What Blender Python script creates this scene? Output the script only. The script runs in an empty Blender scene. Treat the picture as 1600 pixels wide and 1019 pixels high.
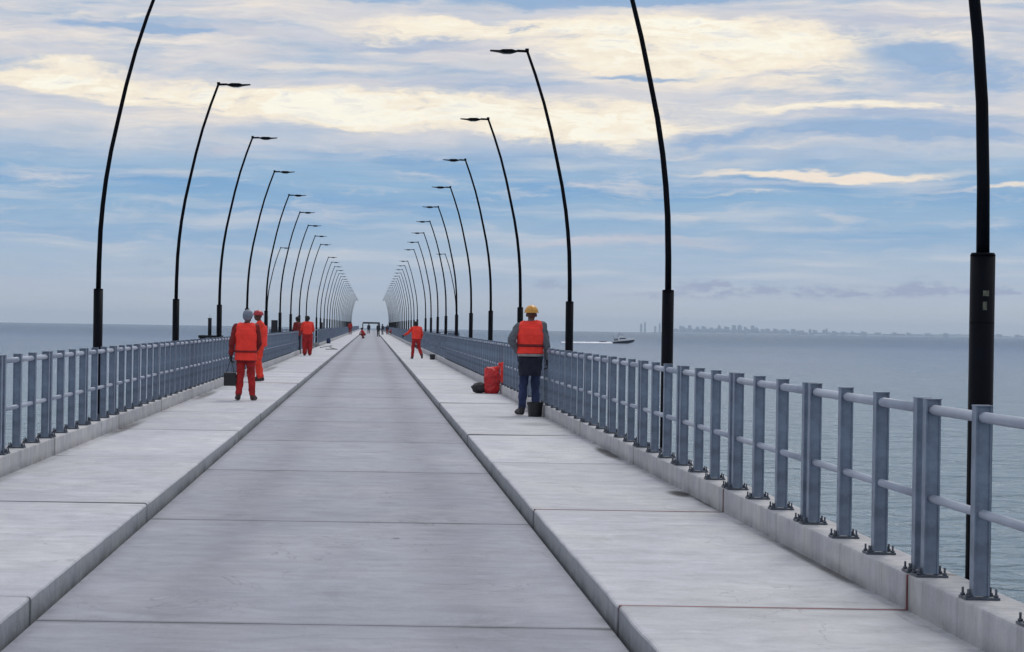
import bpy, bmesh, math, random
from mathutils import Vector, Matrix
random.seed(7)
SC = bpy.context.scene
COL = SC.collection

# ------------------------------------------------------------------ camera
CAM_Z = 1.585          # eye above the roadway (road surface is z = 0)
F = 3430.0             # focal length in photo pixels (photo 1600 wide)
ROLL = 0.0155
cam_d = bpy.data.cameras.new("camera")
cam_d.sensor_width = 36.0
cam_d.lens = 36.0 * F / 1600.0
cam_d.shift_x = 220.0 / 1600.0
cam_d.shift_y = -2.0 / 1600.0
cam_d.clip_start = 0.1
cam_d.clip_end = 80000.0
cam = bpy.data.objects.new("camera", cam_d)
cam.matrix_world = (Matrix.Translation((0, 0, CAM_Z)) @ Matrix.Rotation(math.pi / 2, 4, 'X')
                    @ Matrix.Rotation(ROLL, 4, 'Z'))
COL.objects.link(cam)
SC.camera = cam

# ------------------------------------------------------------------ node helpers
class N:
    """a tiny wrapper so that shader maths can be written as expressions"""
    def __init__(s, nt, sock): s.nt, s.s = nt, sock
    def _op(s, op, o=None, c=None, clamp=False):
        n = s.nt.nodes.new('ShaderNodeMath'); n.operation = op; n.use_clamp = clamp
        s.nt.links.new(s.s, n.inputs[0])
        for i, x in ((1, o), (2, c)):
            if x is None: continue
            if isinstance(x, N): s.nt.links.new(x.s, n.inputs[i])
            else: n.inputs[i].default_value = x
        return N(s.nt, n.outputs[0])
    def __add__(s, o): return s._op('ADD', o)
    __radd__ = __add__
    def __sub__(s, o): return s._op('SUBTRACT', o)
    def __rsub__(s, o): return (s * -1.0) + o
    def __mul__(s, o): return s._op('MULTIPLY', o)
    __rmul__ = __mul__
    def __truediv__(s, o): return s._op('DIVIDE', o)
    def clamp(s): return s._op('ADD', 0.0, clamp=True)
    def exp(s): return s._op('EXPONENT')
    def abs(s): return s._op('ABSOLUTE')
    def max(s, o): return s._op('MAXIMUM', o)
    def min(s, o): return s._op('MINIMUM', o)
    def mod(s, o): return s._op('MODULO', o)
    def pow(s, o): return s._op('POWER', o)

def step(x, a, b, lo=0.0, hi=1.0):
    n = x.nt.nodes.new('ShaderNodeMapRange'); n.interpolation_type = 'SMOOTHSTEP'
    x.nt.links.new(x.s, n.inputs[0])
    n.inputs[1].default_value = a; n.inputs[2].default_value = b
    n.inputs[3].default_value = lo; n.inputs[4].default_value = hi
    return N(x.nt, n.outputs[0])

def comb(nt, x, y, z=0.0):
    n = nt.nodes.new('ShaderNodeCombineXYZ')
    for i, v in enumerate((x, y, z)):
        if isinstance(v, N): nt.links.new(v.s, n.inputs[i])
        else: n.inputs[i].default_value = v
    return n.outputs[0]

def noise(nt, vec, scale=1.0, detail=4.0, rough=0.55, dist=0.0):
    n = nt.nodes.new('ShaderNodeTexNoise')
    nt.links.new(vec, n.inputs['Vector'])
    n.inputs['Scale'].default_value = scale; n.inputs['Detail'].default_value = detail
    n.inputs['Roughness'].default_value = rough; n.inputs['Distortion'].default_value = dist
    return N(nt, n.outputs['Fac'])

def mixc(nt, fac, a, b, mode='MIX'):
    n = nt.nodes.new('ShaderNodeMix'); n.data_type = 'RGBA'; n.blend_type = mode
    ins = {'f': n.inputs[0], 'a': n.inputs[6], 'b': n.inputs[7]}
    for k, v in (('f', fac), ('a', a), ('b', b)):
        if isinstance(v, N): nt.links.new(v.s, ins[k])
        elif isinstance(v, bpy.types.NodeSocket): nt.links.new(v, ins[k])
        elif k == 'f': ins[k].default_value = v
        else: ins[k].default_value = (v[0], v[1], v[2], 1)
    return n.outputs[2]

def lin(r, g, b):
    f = lambda c: ((c / 255) / 12.92) if c / 255 <= 0.04045 else (((c / 255) + 0.055) / 1.055) ** 2.4
    return (f(r), f(g), f(b))

def sep(nt, vec):
    n = nt.nodes.new('ShaderNodeSeparateXYZ'); nt.links.new(vec, n.inputs[0])
    return [N(nt, n.outputs[i]) for i in range(3)]

# ------------------------------------------------------------------ world: broken cloud over a pale blue evening sky
SUN_EL, SUN_AZ = math.radians(48), math.radians(18)     # azimuth clockwise from +Y
world = bpy.data.worlds.new("World"); SC.world = world; world.use_nodes = True
wt = world.node_tree; wt.nodes.clear()
wout = wt.nodes.new('ShaderNodeOutputWorld'); wbg = wt.nodes.new('ShaderNodeBackground')
wt.links.new(wbg.outputs[0], wout.inputs[0])
tc = wt.nodes.new('ShaderNodeTexCoord')
dx, dy, dz = sep(wt, tc.outputs['Generated'])
az = dx._op('ARCTAN2', dy)
el = dz._op('ARCSINE')
U = az * F; V = el * F              # one unit = one 3430th of a radian, a fine angular scale
w1 = noise(wt, comb(wt, U * (1 / 420.), V * (1 / 110.), 3.1), 1.0, 5, 0.6) - 0.5
w2 = noise(wt, comb(wt, U * (1 / 300.), V * (1 / 80.), 9.7), 1.0, 5, 0.6) - 0.5
Uw = U + w1 * 260.0; Vw = V + w2 * 90.0
nA = noise(wt, comb(wt, Uw * (1 / 330.), Vw * (1 / 46.), 0.0), 1.0, 7, 0.58)
nB = noise(wt, comb(wt, Uw * (1 / 150.), Vw * (1 / 26.), 5.0), 1.0, 7, 0.62)
nD = noise(wt, comb(wt, (U + w1 * 120.0) * (1 / 75.), (V + w2 * 50.0) * (1 / 9.), 21.0), 1.0, 6, 0.62)
nE = noise(wt, comb(wt, Uw * (1 / 120.), Vw * (1 / 60.), 31.0), 1.0, 8, 0.66, 0.6)
nC = noise(wt, comb(wt, Uw * (1 / 700.), Vw * (1 / 60.), 11.0), 1.0, 4, 0.5)
def blob(px, py, sx, sy, slope=0.0, warp=1.0):
    """soft patch of sky centred on a bearing and an elevation"""
    u0, v0 = px - 580.0, 507.5 - py + ROLL * (px - 580)
    a = ((Uw if warp else U) - u0) * (1 / sx)
    b = ((Vw if warp else V) - v0 + ((U - u0) * slope if slope else 0.0)) * (1 / sy)
    return ((a * a + b * b) * -1.0).exp()
def ssum(*b):
    t = b[0]
    for q in b[1:]: t = t + q
    return t
# clear-air gradient
ramp = wt.nodes.new('ShaderNodeValToRGB'); cr = ramp.color_ramp
stops = [(0.0, (180, 192, 208)), (0.05, (178, 190, 207)), (0.12, (172, 188, 210)), (0.22, (158, 184, 212)),
         (0.38, (126, 170, 210)), (0.50, (138, 176, 212)), (0.60, (190, 201, 217)), (0.9, (196, 203, 218)), (1.0, (190, 199, 217))]
cr.elements[0].position = stops[0][0]; cr.elements[0].color = (*lin(*stops[0][1]), 1)
cr.elements[1].position = stops[-1][0]; cr.elements[1].color = (*lin(*stops[-1][1]), 1)
for p, c in stops[1:-1]:
    e = cr.elements.new(p); e.color = (*lin(*c), 1)
rf = (V + w1 * 50.0) * (1 / 520.0)
wt.links.new(rf.clamp().s, ramp.inputs[0])
col = ramp.outputs[0]
# Nishita air behind it all
sky = wt.nodes.new('ShaderNodeTexSky'); sky.sky_type = 'NISHITA'; sky.sun_disc = False
sky.sun_elevation = SUN_EL; sky.sun_rotation = SUN_AZ
sk = mixc(wt, 1.0, sky.outputs[0], (0.09, 0.09, 0.09), 'MULTIPLY')
col = mixc(wt, 0.10, col, sk)
Us = U + w1 * 130.0; Vs = V + w2 * 38.0
nF = noise(wt, comb(wt, Us * (1 / 300.), Vs * (1 / 38.), 41.0), 1.0, 6, 0.55)
nG = noise(wt, comb(wt, Us * (1 / 240.), Vs * (1 / 30.), 53.0), 1.0, 7, 0.60)
nH = noise(wt, comb(wt, Us * (1 / 360.), Vs * (1 / 24.), 67.0), 1.0, 7, 0.56)
nI = noise(wt, comb(wt, Us * (1 / 420.), Vs * (1 / 40.), 79.0), 1.0, 6, 0.55)
# lavender-grey veil over the upper half
veil = step(V + w2 * 60.0, 225.0, 320.0) * step(nA, 0.30, 0.55, 0.45, 0.95)
col = mixc(wt, veil, col, lin(214, 213, 217))
lowb = step(V, 25.0, 90.0) * step(V, 250.0, 310.0, 1.0, 0.0)
col = mixc(wt, step(nI, 0.42, 0.68) * lowb * step(V, 90.0, 210.0, 0.25, 0.75), col, lin(118, 164, 208))
col = mixc(wt, step(nH, 0.46, 0.72) * lowb * 0.65, col, lin(205, 209, 217))
upb = step(V, 245.0, 330.0)
col = mixc(wt, step(nF, 0.42, 0.66) * upb * 0.85, col, lin(158, 184, 213))
col = mixc(wt, step(nG, 0.46, 0.70) * upb * 0.75, col, lin(245, 234, 221))
# thin pale streaks
st = step(nB, 0.50, 0.72) * step(V, 60.0, 230.0, 0.12, 0.6) * step(nC, 0.38, 0.55)
col = mixc(wt, st, col, lin(222, 217, 217))
dkm = step(nC, 0.52, 0.66) * step(V, 230.0, 330.0) * step(nA, 0.35, 0.6) * 0.55
col = mixc(wt, dkm, col, lin(170, 184, 211))
# cream lit cloud
cream = ssum(blob(60, 118, 170, 22, .08), blob(330, 160, 260, 24, .10), blob(600, 172, 220, 22, .05),
             blob(830, 185, 190, 30, .05), blob(1000, 90, 230, 42, 0), blob(950, 200, 180, 26, 0) * 1.0,
             blob(760, 45, 280, 14, 0) * 0.8, blob(1130, 60, 190, 26, .1) * 0.8, blob(1330, 172, 220, 12, 0) * 0.8,
             blob(180, 30, 190, 12, 0) * 0.5, blob(1230, 120, 110, 26, 0) * 0.6, blob(1490, 80, 180, 20, 0) * 0.5,
             blob(620, 60, 120, 10, 0) * 0.5, blob(1230, 210, 90, 9, 0) * .5)
brk = step(nB, 0.34, 0.64) * 0.7 + step(nE, 0.36, 0.62) * 0.6 + (nD - 0.5) * 1.3
cm = step((cream.min(1.15)) * (0.42 + brk), 0.25, 1.05)
col = mixc(wt, cm * 0.92, col, lin(252, 240, 219))
cm2 = step(cream.min(1.2) * (brk + 0.12) + (nE - 0.5) * 0.4, 0.70, 1.35) * 0.9
col = mixc(wt, cm2, col, lin(255, 252, 236))
# thin grey wisps that cross the lit cloud
ws = step(nE, 0.52, 0.66) * step(nD, 0.42, 0.62) * step(V, 270.0, 340.0) * 0.55
col = mixc(wt, ws, col, lin(203, 204, 213))
stk = ssum(blob(1290, 270, 230, 8, .012), blob(1560, 300, 120, 5, 0) * .7, blob(1160, 298, 180, 5, 0) * .5,
           blob(1500, 205, 180, 5, 0) * .4, blob(1060, 240, 110, 7, 0) * .45, blob(1250, 235, 120, 5, 0) * .5)
col = mixc(wt, step(stk * (nB + 0.55), 0.25, 0.95) * 0.9, col, lin(250, 235, 216))
pk = ssum(blob(960, 375, 240, 12, 0), blob(980, 425, 220, 6, 0) * .5, blob(100, 455, 260, 12, 0) * .5, blob(300, 235, 300, 8, 0) * .6)
col = mixc(wt, step(pk * (nB + 0.5), 0.3, 1.1) * 0.55, col, lin(212, 205, 211))
# blue-grey undersides
dk = ssum(blob(700, 4, 360, 15, -.01), blob(180, 52, 110, 15, 0), blob(290, 60, 70, 9, 0) * .6,
          blob(1400, 108, 120, 24, 0), blob(1560, 140, 170, 26, 0) * .7, blob(1320, 215, 220, 15, 0),
          blob(1490, 232, 200, 18, 0) * .8, blob(1110, 222, 90, 10, 0) * .8, blob(970, 121, 100, 6, -.06) * .9, blob(1140, 4, 120, 8, 0) * .6,
          blob(1010, 5, 160, 12, 0) * .7, blob(1180, 245, 120, 9, 0) * .6)
dm = step(dk.min(1.1) * (nA * 0.5 + brk * 0.55 + 0.30), 0.22, 0.95)
col = mixc(wt, dm * 0.9, col, lin(146, 176, 211))
# small violet puffs low over the sea
puff = ssum(blob(1110, 450, 62, 17, 0, 0), blob(1245, 457, 85, 12, 0, 0), blob(1010, 462, 70, 7, 0, 0) * .6, blob(1340, 462, 60, 6, 0, 0) * .6, blob(1430, 456, 80, 10, 0, 0),
            blob(1425, 445, 22, 14, 0, 0) * .7, blob(1570, 458, 70, 11, 0, 0), blob(870, 445, 60, 12, 0, 0) * .7, blob(240, 412, 28, 9, 0, 0) * .6)
nP = noise(wt, comb(wt, U * (1 / 42.), V * (1 / 15.), 2.0), 1.0, 7, 0.62)
col = mixc(wt, step(puff * step(nP, 0.36, 0.62, 0.12, 1.0), 0.12, 0.85) * 0.85, col, lin(154, 166, 193))
# higher up, out of the frame: an even, softly broken overcast
gen = noise(wt, tc.outputs['Generated'], 3.0, 5, 0.6)
hi = mixc(wt, step(gen, 0.35, 0.65), lin(186, 198, 218), lin(222, 221, 224))
col = mixc(wt, step(V, 560.0, 900.0), col, hi)
# below the horizon line only sea-coloured light
col = mixc(wt, step(V, -60.0, -20.0, 1.0, 0.0), col, lin(120, 136, 156))
# fine fibrous structure through the whole cloud deck
fb = (nD - 0.5) * 0.17 * step(V, 40.0, 260.0, 0.35, 1.0) + (nE - 0.5) * 0.10 * step(V, 100.0, 300.0) + 1.0
vs = wt.nodes.new('ShaderNodeVectorMath'); vs.operation = 'SCALE'
wt.links.new(col, vs.inputs[0]); wt.links.new(fb.s, vs.inputs['Scale']); col = vs.outputs[0]
wt.links.new(col, wbg.inputs[0]); wbg.inputs[1].default_value = 1.0

# ------------------------------------------------------------------ sun behind cloud
sd = bpy.data.lights.new("sun", 'SUN'); sd.energy = 1.25; sd.angle = math.radians(18); sd.color = (1.0, 0.95, 0.88)
so = bpy.data.objects.new("sun", sd); COL.objects.link(so)
sdir = Vector((math.sin(SUN_AZ) * math.cos(SUN_EL), math.cos(SUN_AZ) * math.cos(SUN_EL), math.sin(SUN_EL)))
so.rotation_euler = sdir.to_track_quat('Z', 'Y').to_euler()

SC.view_settings.view_transform = 'Standard'
SC.view_settings.look = 'None'
SC.view_settings.exposure = 0.0
SC.view_settings.gamma = 1.0
SC.view_settings.use_curve_mapping = False
SC.cycles.max_bounces = 6
SC.cycles.volume_bounces = 2
SC.cycles.use_denoising = True

# ------------------------------------------------------------------ photo measurements to metres
def ground(px, py, h=1.46):
    """where a sight line through the photo meets a level h metres under the eye"""
    u, v = px - 580.0, 507.5 - py
    vv = v + ROLL * u; uu = u - ROLL * v
    Y = F * h / -vv
    return uu * Y / F, Y
def at(px, py, Y):
    u, v = px - 580.0, 507.5 - py
    return (u - ROLL * v) * Y / F, CAM_Z + (v + ROLL * u) * Y / F

# ------------------------------------------------------------------ materials
MATS = {}
def new_mat(name):
    m = bpy.data.materials.new(name); m.use_nodes = True
    nt = m.node_tree; b = nt.nodes['Principled BSDF']
    return m, nt, b
def simple(name, c, rough=0.6, metal=0.0, var=0.12, scale=8.0, bump=0.0, bscale=60.0, spec=0.5):
    m, nt, b = new_mat(name)
    t = nt.nodes.new('ShaderNodeTexCoord')
    n = noise(nt, t.outputs['Object'], scale, 5, 0.6)
    lo = tuple(x * (1 - var) for x in c); hi_ = tuple(min(1, x * (1 + var)) for x in c)
    nt.links.new(mixc(nt, step(n, 0.3, 0.7), lo, hi_), b.inputs['Base Color'])
    b.inputs['Roughness'].default_value = rough; b.inputs['Metallic'].default_value = metal
    b.inputs['Specular IOR Level'].default_value = spec
    if bump:
        bn = nt.nodes.new('ShaderNodeBump'); bn.inputs['Distance'].default_value = bump
        nt.links.new(noise(nt, t.outputs['Object'], bscale, 4).s, bn.inputs['Height'])
        nt.links.new(bn.outputs[0], b.inputs['Normal'])
    MATS[name] = m
    return m

JOINT0, JP = 11.57, 6.04
ZFOOT = 0.0
def concrete(name, c, streak=0.10, patch=0.10, joints=True, dirt=None, tracks=False, vertical=False, stains=(), pits=0.0):
    m, nt, b = new_mat(name)
    t = nt.nodes.new('ShaderNodeTexCoord'); ob = t.outputs['Object']
    x, y, z = sep(nt, ob)
    if vertical:
        n1 = noise(nt, comb(nt, x * 2.0, y * 2.2, z * 3.0), 1.0, 5, 0.6)
        n2 = noise(nt, comb(nt, x * 9.0, y * 9.0, z * 2.2), 1.0, 5, 0.65)
    else:
        n1 = noise(nt, comb(nt, x * 0.9, y * 0.45, z), 1.0, 5, 0.6, 0.4)
        n2 = noise(nt, comb(nt, x * 2.3 + 3.0, y * 4.2, z), 1.0, 7, 0.66, 0.7)
    n3 = noise(nt, ob, 45.0, 3, 0.7)
    n4 = noise(nt, comb(nt, x * 3.0, y * 1.6, z * 3.0 + 4.0), 1.0, 6, 0.7, 0.8)
    k = 1.0 + (n1 - 0.5) * (patch * 4.0) + (n2 - 0.5) * (streak * 4.0) + (n3 - 0.5) * 0.30 + (n4 - 0.5) * (patch * 3.0)
    # every bay was cast separately, so each has a tone of its own
    bay = ((y - JOINT0 + 604.0) * (1 / JP))._op('FLOOR')
    wn = nt.nodes.new('ShaderNodeTexWhiteNoise'); wn.noise_dimensions = '1D'; nt.links.new(bay.s, wn.inputs['W'])
    k = k * (N(nt, wn.outputs[0]) * 0.12 + 0.94)
    if tracks:
        for cx in (-1.02, 0.62):
            q = (x - cx + (n1 - 0.5) * 0.5) * (1 / 0.26)
            k = k * (1.0 - (q * q * -1.0).exp() * step(n4, 0.35, 0.7, 0.07, 0.28))
    if joints:
        d = ((y - JOINT0 + 604.0 + JP / 2)).mod(JP) - JP / 2
        d = (d + (n3 - 0.5) * 0.03) .abs()
        k = k * (1.0 - step(d, 0.015, 0.09, 1.0, 0.0) * step(n1, 0.35, 0.6, 0.15, 0.42))
        k = k * (1.0 - step(d, 0.0, 0.9, 1.0, 0.0) * step(n4, 0.4, 0.65, 0.0, 0.12))
    if vertical and joints:
        k = k * (1.0 - step(z, ZFOOT, ZFOOT + 0.10, 1.0, 0.0) * step(n4, 0.35, 0.65, 0.05, 0.40))
        run_ = noise(nt, comb(nt, x * 4.0, y * 11.0, z * 0.8), 1.0, 4, 0.6)
        k = k * (1.0 - step(run_, 0.55, 0.72) * 0.22)
    if dirt is not None:
        for dxp, width in dirt:
            q = (x - dxp).abs()
            k = k * (1.0 - step(q, 0.0, width, 1.0, 0.0) * step(n4, 0.38, 0.66, 0.05, 0.42))
    for (sx_, sy_, rx, ry, am) in stains:
        a = (x - sx_) * (1 / rx); bb = (y - sy_) * (1 / ry)
        g = ((a * a + bb * bb) * -1.0).exp()
        k = k * (1.0 - step(g * (n2 + n4 + 0.1), 0.22, 0.95) * am)
    if pits:
        vo = nt.nodes.new('ShaderNodeTexVoronoi'); nt.links.new(comb(nt, x * 1.5 + n1, y * 0.95, 0.0), vo.inputs['Vector'])
        vo.inputs['Scale'].default_value = 1.0
        pd = N(nt, vo.outputs['Distance'])
        sc_ = sep(nt, vo.outputs['Color'])
        k = k * (1.0 - step(pd + (n3 - .5) * 0.05, 0.02, 0.075, 1.0, 0.0) * step(sc_[0], 0.62, 0.75) * pits)
        # faint hairline cracks and trowel marks
        wv_ = noise(nt, comb(nt, x * 0.8 + 9.0, y * 0.35, 1.0), 1.0, 4, 0.6, 1.2)
        k = k * (1.0 - step((wv_ - 0.5).abs(), 0.0, 0.006, 1.0, 0.0) * step(n1, 0.45, 0.6) * 0.22)
    tint = mixc(nt, step(n1, 0.35, 0.65), (c[0] * 0.98, c[1] * 0.995, c[2] * 1.03), (c[0] * 1.005, c[1] * 1.005, c[2] * 0.985))
    vm = nt.nodes.new('ShaderNodeVectorMath'); vm.operation = 'SCALE'
    nt.links.new(tint, vm.inputs[0]); nt.links.new(k.max(0.05).s, vm.inputs['Scale'])
    nt.links.new(vm.outputs[0], b.inputs['Base Color'])
    nt.links.new(step(n1, 0.3, 0.7, 0.72, 0.92).s, b.inputs['Roughness'])
    b.inputs['Specular IOR Level'].default_value = 0.35
    bn = nt.nodes.new('ShaderNodeBump'); bn.inputs['Distance'].default_value = 0.006; bn.inputs['Strength'].default_value = 0.8
    nt.links.new((n2 * 0.8 + n3 * 0.4).s, bn.inputs['Height']); nt.links.new(bn.outputs[0], b.inputs['Normal'])
    MATS[name] = m
    return m

XL, XR = -1.775, 1.325           # kerb lines
PLR, PLL = 2.845, -3.39          # inner faces of the two upstands
PW = 0.27                        # upstand width
ZW, ZP = 0.125, 0.315            # walkway and upstand tops
concrete('road_concrete', (0.335, 0.343, 0.388), 0.17, 0.17, True, [(XL, 0.14), (XR, 0.14)], True, pits=0.55)
st_r = [(2.79, 25.6, 0.10, 1.4, .8), (2.77, 19.5, 0.12, 0.42, .9), (2.84, 18.5, .035, 1.0, .7), (2.83, 14.0, .06, 1.8, .65), (2.5, 33.0, .3, .6, .3), (2.75, 38, .12, 1.2, .5)]
st_l = [(-3.32, 30.0, 0.10, 2.4, .6), (-3.28, 44.0, 0.12, 3.0, .6), (-3.2, 70, .15, 5., .5)]
concrete('walk_concrete_right', (0.515, 0.515, 0.538), 0.19, 0.15, True, [(PLR, 0.16)], False, stains=st_r, pits=0.5)
concrete('walk_concrete_left', (0.500, 0.503, 0.535), 0.19, 0.15, True, [(PLL, 0.16)], False, stains=st_l, pits=0.5)
ZFOOT = 0.125
concrete('upstand_concrete', (0.45, 0.445, 0.455), 0.20, 0.15, True, None, False, True)
ZFOOT = 0.0
concrete('kerb_concrete', (0.33, 0.345, 0.365), 0.17, 0.09, True, None, False, True)
concrete('pile_concrete', (0.26, 0.25, 0.24), 0.12, 0.12, False, None, False, True)
simple('black_pole', (0.0022, 0.0035, 0.007), 0.5, 0.0, 0.3, 3.0, spec=0.07)
simple('lamp_glass', (0.10, 0.11, 0.12), 0.25)
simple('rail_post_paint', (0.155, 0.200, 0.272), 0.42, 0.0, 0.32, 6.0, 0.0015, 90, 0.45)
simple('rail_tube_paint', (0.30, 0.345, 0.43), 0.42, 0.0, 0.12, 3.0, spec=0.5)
simple('base_plate_steel', (0.075, 0.09, 0.115), 0.55, 0.3, 0.25, 20)
simple('sealant_red', (0.16, 0.035, 0.045), 0.7, 0, 0.4, 9)
simple('sealant_dark', (0.05, 0.045, 0.055), 0.8, 0, 0.3, 9)
simple('orange_vest', (0.97, 0.042, 0.024), 0.75, 0, 0.12, 9, 0.004, 26)
simple('orange_cloth', (0.78, 0.042, 0.018), 0.85, 0, 0.22, 7, 0.006, 18)
simple('red_cloth', (0.36, 0.013, 0.014), 0.9, 0, 0.28, 7, 0.006, 18)
simple('dark_red_cloth', (0.19, 0.012, 0.012), 0.9, 0, 0.28, 7, 0.006, 18)
simple('vest_strap', (0.16, 0.010, 0.010), 0.8)
simple('reflective_tape', (0.62, 0.40, 0.32), 0.5)
simple('grey_shirt', (0.115, 0.13, 0.15), 0.9, 0, 0.2, 9, 0.005, 20)
simple('navy_denim', (0.018, 0.030, 0.085), 0.9, 0, 0.35, 9, 0.005, 22)
simple('dark_navy_cloth', (0.010, 0.013, 0.028), 0.9, 0, 0.3, 9, 0.006, 20)
simple('skin', (0.085, 0.042, 0.028), 0.55, 0, 0.12, 12)
simple('black_glove', (0.010, 0.011, 0.014), 0.7, 0, 0.2, 12)
simple('boot_leather', (0.030, 0.010, 0.010), 0.6, 0, 0.3, 12)
simple('boot_black', (0.008, 0.009, 0.013), 0.6, 0, 0.3, 12)
simple('helmet_yellow', (0.62, 0.30, 0.045), 0.42, 0, 0.08, 5)
simple('helmet_grey', (0.17, 0.20, 0.26), 0.6, 0, 0.22, 22)
simple('helmet_red', (0.42, 0.018, 0.03), 0.4, 0, 0.1, 5)
simple('black_hair', (0.008, 0.008, 0.009), 0.8)
simple('black_plastic', (0.010, 0.012, 0.016), 0.45, 0, 0.2, 8)
simple('red_plastic', (0.50, 0.014, 0.016), 0.55, 0, 0.3, 7, 0.01, 11)
simple('red_fabric_bright', (0.75, 0.03, 0.022), 0.7, 0, 0.25, 6, 0.01, 11)
simple('dark_bag', (0.022, 0.022, 0.026), 0.7, 0, 0.5, 7, 0.01, 11)
simple('blue_fabric', (0.012, 0.03, 0.09), 0.7)
simple('hull_navy', (0.006, 0.012, 0.030), 0.3)
simple('boat_white', (0.80, 0.82, 0.84), 0.35)
simple('boat_glass', (0.02, 0.03, 0.045), 0.15)
simple('steel_dark', (0.010, 0.012, 0.017), 0.7, spec=0.2)
simple('hem_grey', (0.30, 0.29, 0.29), 0.9, 0, 0.2, 20)
simple('eye_white', (0.6, 0.58, 0.55), 0.3)
simple('city_wall_haze_pale', (0.26, 0.35, 0.50), 0.8, 0, 0.15, 0.02)  # blue fading of distance put into the wall colour, besides the haze box
simple('city_wall_haze_dark', (0.15, 0.22, 0.36), 0.8, 0, 0.15, 0.02)  # same painted-in haze tint for the darker walls
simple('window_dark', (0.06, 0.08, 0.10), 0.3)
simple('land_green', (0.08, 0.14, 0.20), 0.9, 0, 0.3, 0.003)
m, nt, b = new_mat('foam'); MATS['foam'] = m
b.inputs['Base Color'].default_value = (0.85, 0.87, 0.9, 1); b.inputs['Roughness'].default_value = 0.8

# sea
m, nt, b = new_mat('sea_water'); MATS['sea_water'] = m
t = nt.nodes.new('ShaderNodeTexCoord'); ob = t.outputs['Object']
x, y, z = sep(nt, ob)
a1 = noise(nt, comb(nt, x * 0.24, y * 0.30, 0.0), 1.0, 5, 0.55, 0.8)
a2 = noise(nt, comb(nt, x * 0.75, y * 0.80, 5.0), 1.0, 5, 0.62, 0.6)
a3 = noise(nt, comb(nt, x * 0.006, y * 0.0035, 2.0), 1.0, 5, 0.6)
a4 = noise(nt, comb(nt, x * 0.0006, y * 0.0012, 8.0), 1.0, 4, 0.6)
bn = nt.nodes.new('ShaderNodeBump'); bn.inputs['Distance'].default_value = 1.0; bn.inputs['Strength'].default_value = 1.0
nt.links.new((a1 * 2.3 + a2 * 0.65).s, bn.inputs['Height']); nt.links.new(bn.outputs[0], b.inputs['Normal'])
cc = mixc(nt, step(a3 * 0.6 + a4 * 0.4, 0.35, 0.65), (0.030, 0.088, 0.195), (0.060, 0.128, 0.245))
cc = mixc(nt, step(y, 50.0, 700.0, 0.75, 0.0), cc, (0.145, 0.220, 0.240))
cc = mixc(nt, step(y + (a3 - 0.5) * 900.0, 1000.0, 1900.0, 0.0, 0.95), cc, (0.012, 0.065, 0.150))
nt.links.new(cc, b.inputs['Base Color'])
b.inputs['Roughness'].default_value = 0.17; b.inputs['IOR'].default_value = 1.33; nt.links.new(step(y, 180.0, 1300.0, 0.44, 0.05).s, b.inputs['Specular IOR Level'])

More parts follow.
